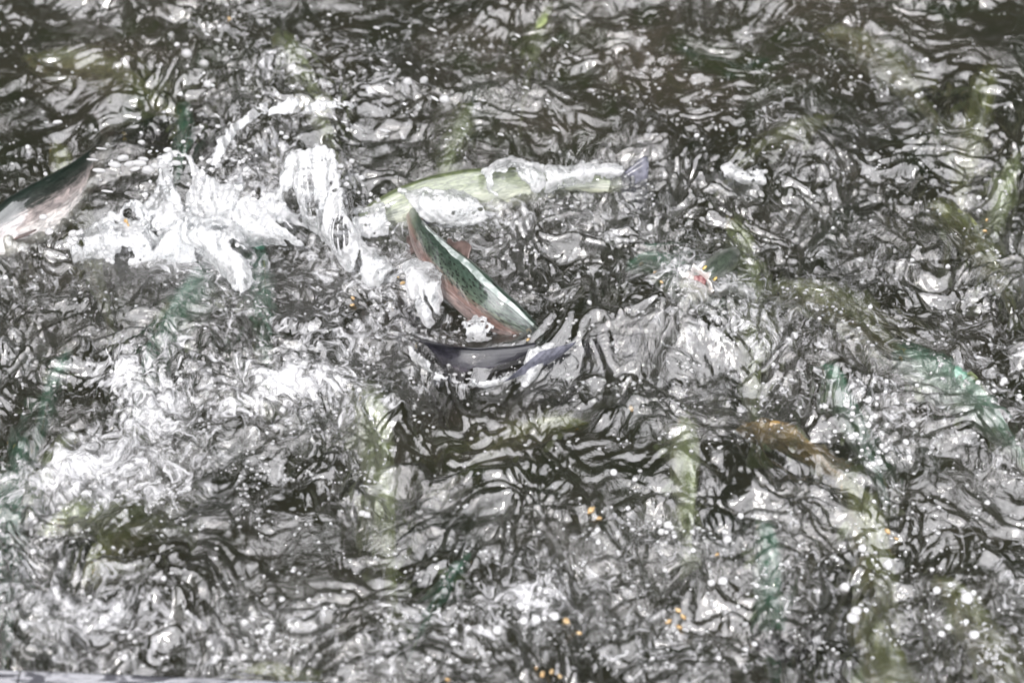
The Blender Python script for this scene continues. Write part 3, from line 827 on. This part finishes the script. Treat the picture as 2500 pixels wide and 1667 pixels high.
ME_DROPS = [ball_mesh('droplet', M_DROP, 14, 9, lump=l) for l in (.02, .09, .16)]
rs = np.random.RandomState(21)
ZONES = ['in the ripples above the tall splash', 'above the long pale trout', 'in the fine ripples of the upper right',
         'in the foam left of the curled dark trout', 'around the leaping trout and the smooth wave', 'near the mint green trout at the right',
         'above the metal pool rim, lower left', 'among the pellets in the lower middle', 'near the olive head in the lower right']
def zone(px, py): return ZONES[min(2, max(0, int(py/556)))*3+min(2, max(0, int(px/834)))]
def droplet(px, py, z, r, el=1.0, ang=0.0, label='water droplet flying off the splashes at the left', group='droplets flying off the splashes'):
    # el stretches it along its flight
    place('water_droplet', ME_DROPS[rs.randint(3)], U(px, py, z), (r*el, r, r), (0, rs.uniform(-.3, .3), ang), label, 'droplet', group)
for (px, py, r, el) in [(248, 363, 3, 5), (226, 390, 3.4, 5), (242, 416, 6, 3), (300, 385, 8, 2.2), (318, 400, 8, 2.4), (280, 402, 9, 2), (340, 398, 8, 2.6), (362, 414, 11, 1.8),
                        (378, 405, 8, 1.6), (262, 467, 3.2, 5), (330, 412, 6, 2.5), (140, 298, 5, 3), (405, 408, 8, 2), (430, 398, 7, 2.2), (350, 388, 5, 3), (392, 385, 6, 2)]:
    droplet(px, py, .09+rs.uniform(-.02, .03), r*MM, el, 0, 'long streaking droplet of water above the blazing belly at the left', 'streaking droplets left of the tall splash')
for _ in range(90):          # around the tall splash
    px = rs.normal(540, 150); py = rs.normal(395, 70)
    droplet(px, py, rs.uniform(.08, .17), rs.uniform(2.0, 6.5)*MM, rs.uniform(1, 1.9), rs.uniform(-.6, .6), 'water droplet flying over the tall splash' if py < 400 else 'water droplet flying in front of the tall splash', 'droplets over the tall splash' if py < 400 else 'droplets in front of the tall splash')
for _ in range(70):          # rims of the splash
    px = rs.uniform(160, 960); t = rs.choice([0, 1])
    py = 600-(px-160)*.22+rs.normal(0, 26) if px < 700 else 400+(px-760)**2*.0034*(1 if px > 760 else .6)+rs.normal(0, 20)
    droplet(px, py, rs.uniform(.03, .10), rs.uniform(2.5, 7)*MM, rs.uniform(1, 1.5), rs.uniform(-.6, .6))
for _ in range(60):          # spray over the top edge
    px = rs.uniform(480, 1450); py = rs.uniform(10, 330)
    droplet(px, py, rs.uniform(.08, .2), rs.uniform(1.2, 4.5)*MM, rs.uniform(2, 4), rs.uniform(-.9, -.4), 'small slanting droplet of spray in the air '+zone(px, py), 'spray '+zone(px, py))
for (px, py, r) in [(1085, 242, 11), (1035, 195, 9), (995, 198, 10), (455, 130, 12), (507, 204, 10), (498, 155, 11), (884, 1252, 7), (896, 1256, 7), (1282, 937, 8), (460, 1190, 6), (120, 565, 9), (105, 530, 8), (175, 590, 10), (178, 570, 9)]:
    droplet(px, py, .05, r*MM, 1.4, rs.uniform(-.5, .5), 'fat bright droplet caught in the air '+zone(px, py), 'fat droplets '+zone(px, py))

ME_BUBS = [ball_mesh('bubble', M_BUB, 16, 10, lump=l, zmin=-.35) for l in (.05, .12, .2)]
def surf(px, py):
    p = U(px, py, 0.0)
    for _ in range(4): p = U(px, py, float(h_at(p[0], p[1])))
    return p
spots = []
for (cx, cy, n, sx, sy, r0, r1) in [(2130, 1060, 26, 38, 48, 6, 13), (2070, 1010, 12, 60, 30, 6, 12), (2150, 960, 8, 50, 16, 6, 11), (640, 1535, 16, 30, 40, 6, 12), (545, 1610, 14, 60, 25, 6, 11),
                        (140, 1490, 18, 60, 50, 5, 12), (1310, 1490, 16, 60, 28, 7, 15), (1710, 1300, 7, 50, 14, 8, 14), (2440, 950, 7, 35, 20, 7, 14), (2350, 1480, 8, 60, 30, 6, 12),
                        (760, 1440, 6, 60, 40, 5, 9), (280, 1560, 12, 60, 30, 6, 12), (2050, 1380, 10, 130, 40, 6, 11), (1000, 1620, 14, 120, 28, 6, 12), (1540, 1270, 12, 70, 50, 5, 10),
                        (600, 950, 10, 90, 60, 6, 13), (2420, 520, 8, 50, 60, 5, 10), (2240, 160, 8, 40, 60, 5, 11), (500, 90, 10, 90, 60, 6, 12), (1740, 1620, 10, 90, 28, 7, 13)]:
    for _ in range(n):
        spots.append((rs.normal(cx, sx), rs.normal(cy, sy), r0*.65+(r1-r0)*.85*rs.rand()**1.6))
spots += [(2082, 1512, 15), (2090, 1494, 12), (2062, 1436, 12), (2168, 1382, 14), (2360, 1462, 15), (2377, 1552, 12), (1765, 1420, 11), (1736, 1425, 9), (2105, 1340, 10), (1940, 822, 10), (1498, 1155, 9), (1350, 1640, 9), (1590, 560, 12)]
while len(spots) < 300:
    px, py = rs.uniform(10, 2490), rs.uniform(10, 1620)
    if rs.rand() < float(bilinear(BR, np.array([px]), np.array([py]))[0]/9)**1.3: spots.append((px, py, rs.uniform(4, 8)))
for px, py, r in spots:
    if not (-20 < px < 2520 and 5 < py < 1618): px, py = rs.uniform(1400, 2450), rs.uniform(1180, 1600)
    p = surf(px, py)
    big = r > 13.5
    place('air_bubble', ME_BUBS[rs.randint(3)], p+[0, 0, r*MM*.35], (r*MM*rs.uniform(.9, 1.15), r*MM*rs.uniform(.9, 1.1), r*MM*rs.uniform(.7, .95)), (rs.uniform(-.2, .2), rs.uniform(-.2, .2), rs.uniform(0, 3)),
          ('big' if big else 'small')+' white bubble floating '+zone(px, py), 'bubble', ('big' if big else 'small')+' bubbles '+zone(px, py))

def froth():
    V0, F0 = unit_ball(8, 5, 0, -.4); Vs = []; Fs = []; k = 0
    rr = np.random.RandomState(33)
    tries = 0
    while k < 5200 and tries < 60000:
        tries += 1
        px, py = rr.uniform(-60, 2560), rr.uniform(-40, 1640)
        b = float(bilinear(BR, np.array([px]), np.array([py]))[0])
        cl = float(fbm(np.array([px/95.]), np.array([py/70.]), 2, 77)[0])
        if rr.rand() > ((b/8.5)**2.2)*np.clip(.35+1.3*cl, 0, 1.5): continue
        p = surf(px, py); r = rr.uniform(1.6, 5.2)**1.0*MM
        Vs.append(V0*np.array([r*rr.uniform(.8, 1.5), r, r*.8])+p+[0, 0, r*.15]); Fs.append(F0+k*len(V0)); k += 1
    o = mesh_np('froth', np.concatenate(Vs), np.concatenate(Fs), M_FROTH)
    tag(o, 'fine white froth of tiny bubbles scattered over the churned water', 'froth', kind='stuff')
froth()

# ------------------------------------------------------------------ feed pellets
M_PEL = simple('orange_feed', (.46, .27, .10), .4, (150, (.56, .44, .26)), bump=.002)
PEL = [
 ('orange feed pellet alone in the upper left foam', 560, 49, 9), ('orange feed pellet on the crest of the tall splash, left end', 308, 540, 8), ('second orange crumb just below the pellet on the left splash crest', 313, 549, 5),
 ('orange feed pellet left of the froth on the leaping trout', 983, 694, 7), ('small orange crumb beside the dark trout with a purple side', 972, 680, 4),
 ('orange feed pellet in the foam left of the leaping trout, upper of two', 862, 731, 7), ('orange feed pellet in the foam left of the leaping trout, lower of two', 860, 748, 7),
 ('round yellow feed pellet alone on the dark water below the smooth wave', 1541, 1001, 11), ('orange teardrop pellet at the middle of the lower half', 1443, 1248, 12), ('paler crumb beside the orange teardrop pellet', 1462, 1268, 7),
 ('orange feed pellet near the bottom, upper left of a pair', 1382, 1520, 13), ('orange feed pellet near the bottom, lower right of a pair', 1413, 1548, 10),
 ('orange pellet at the top of the ring of pellets near the bottom', 1655, 1492, 8), ('orange pellet on the right of the ring of pellets', 1668, 1508, 8), ('orange pellet on the left of the ring of pellets', 1632, 1520, 8), ('orange pellet at the bottom of the ring of pellets', 1657, 1533, 9),
 ('orange pellet at the bottom edge, leftmost of four', 1308, 1636, 7), ('orange pellet at the bottom edge, second of four', 1324, 1648, 9), ('orange pellet at the bottom edge, third of four', 1347, 1642, 7), ('orange pellet at the bottom edge, rightmost of four', 1366, 1653, 8),
 ('orange shred right of the moss trout in the lower right', 2167, 1300, 8), ('orange crumb below the orange shred in the lower right', 2188, 1318, 6),
 ('orange crumb in the ripples above the ring of pellets', 1750, 1356, 6), ('orange crumb at the right edge above the foam', 2408, 540, 6), ('orange pellet at the right edge below the crumb', 2404, 567, 7),
 ('orange crumb left of the gaping mouth, upper', 1600, 669, 6), ('orange crumb left of the gaping mouth, lower', 1615, 692, 6), ('yellow feed pellet at the snout of the leaping trout', 1289, 829, 7), ('orange crumb at the bottom edge, centre', 1094, 1662, 6),
]
for i, (lab, px, py, r) in enumerate(PEL):
    p = surf(px, py)+[0, 0, .004]
    if py > 820 and py < 835: p = U(px, py, .03)
    if px in (308, 313): p = U(px, py, .06)
    an = rs.uniform(0, 3); R_ = r*MM*.78*rs.uniform(.8, 1.15)
    M = np.array([[math.cos(an), -math.sin(an), 0], [math.sin(an), math.cos(an), 0], [0, 0, 1]]) @ np.diag([R_*1.15, R_*.7, R_*.6])
    o = ellipsoid('feed_pellet', p, M, M_PEL, None, 14, 10, lump=.22, seed=i)
    o.data.transform(Matrix.Translation(-Vector(p))); o.location = tuple(p)
    tag(o, lab, 'pellet', 'feed pellets')

# ------------------------------------------------------------------ metal rim of the pool
def rim_material():
    m, n, l = newmat('wet_metal')
    out = n.new('ShaderNodeOutputMaterial'); p = node(n, 'ShaderNodeBsdfPrincipled', Roughness=.22, Metallic=.75)
    g = n.new('ShaderNodeNewGeometry'); mp = n.new('ShaderNodeMapping'); mp.inputs['Scale'].default_value = (14, 40, 20); l.new(g.outputs['Position'], mp.inputs['Vector'])
    t = node(n, 'ShaderNodeTexNoise', Scale=1.0, Detail=3.0, Distortion=.8); l.new(mp.outputs[0], t.inputs['Vector'])
    r = ramp(n, [(.40, (.16, .16, .18)), (.50, (.72, .72, .76))]); l.new(t.outputs['Fac'], r.inputs[0]); l.new(r.outputs[0], p.inputs['Base Color'])
    l.new(p.outputs[0], out.inputs[0]); return m
M_RIM = rim_material()
def rim():
    z = .055
    a = U(-160, 1624, z); b = U(1150, 1676, z)
    d = unit(b-a); nrm = np.array([d[1], -d[0], 0])       # towards the camera
    root = empty('pool_rim', tuple((a+b)/2)); tag(root, 'wet grey metal rim of the pool along the bottom left edge', 'pool rim')
    L = np.linalg.norm(b-a); cut = np.linalg.norm(U(52, 1628, z)-a)
    prof = [(0, -.16), (0, -.004), (.002, -.001), (.006, 0), (.20, 0), (.204, -.004), (.204, -.16)]
    for s0, s1 in ((-.5, cut-.002), (cut+.002, L+1.2)):
        V = []
        for s in (s0, s1):
            for o_, zz in prof: V.append(a+d*s+nrm*o_+np.array([0, 0, zz]))
        k = len(prof); F = [(i, (i+1) % k, k+(i+1) % k, k+i) for i in range(k)]+[tuple(range(k))[::-1], tuple(range(k, 2*k))]
        mesh_np('rail_section', V, F, M_RIM, root, smooth=False)
rim()
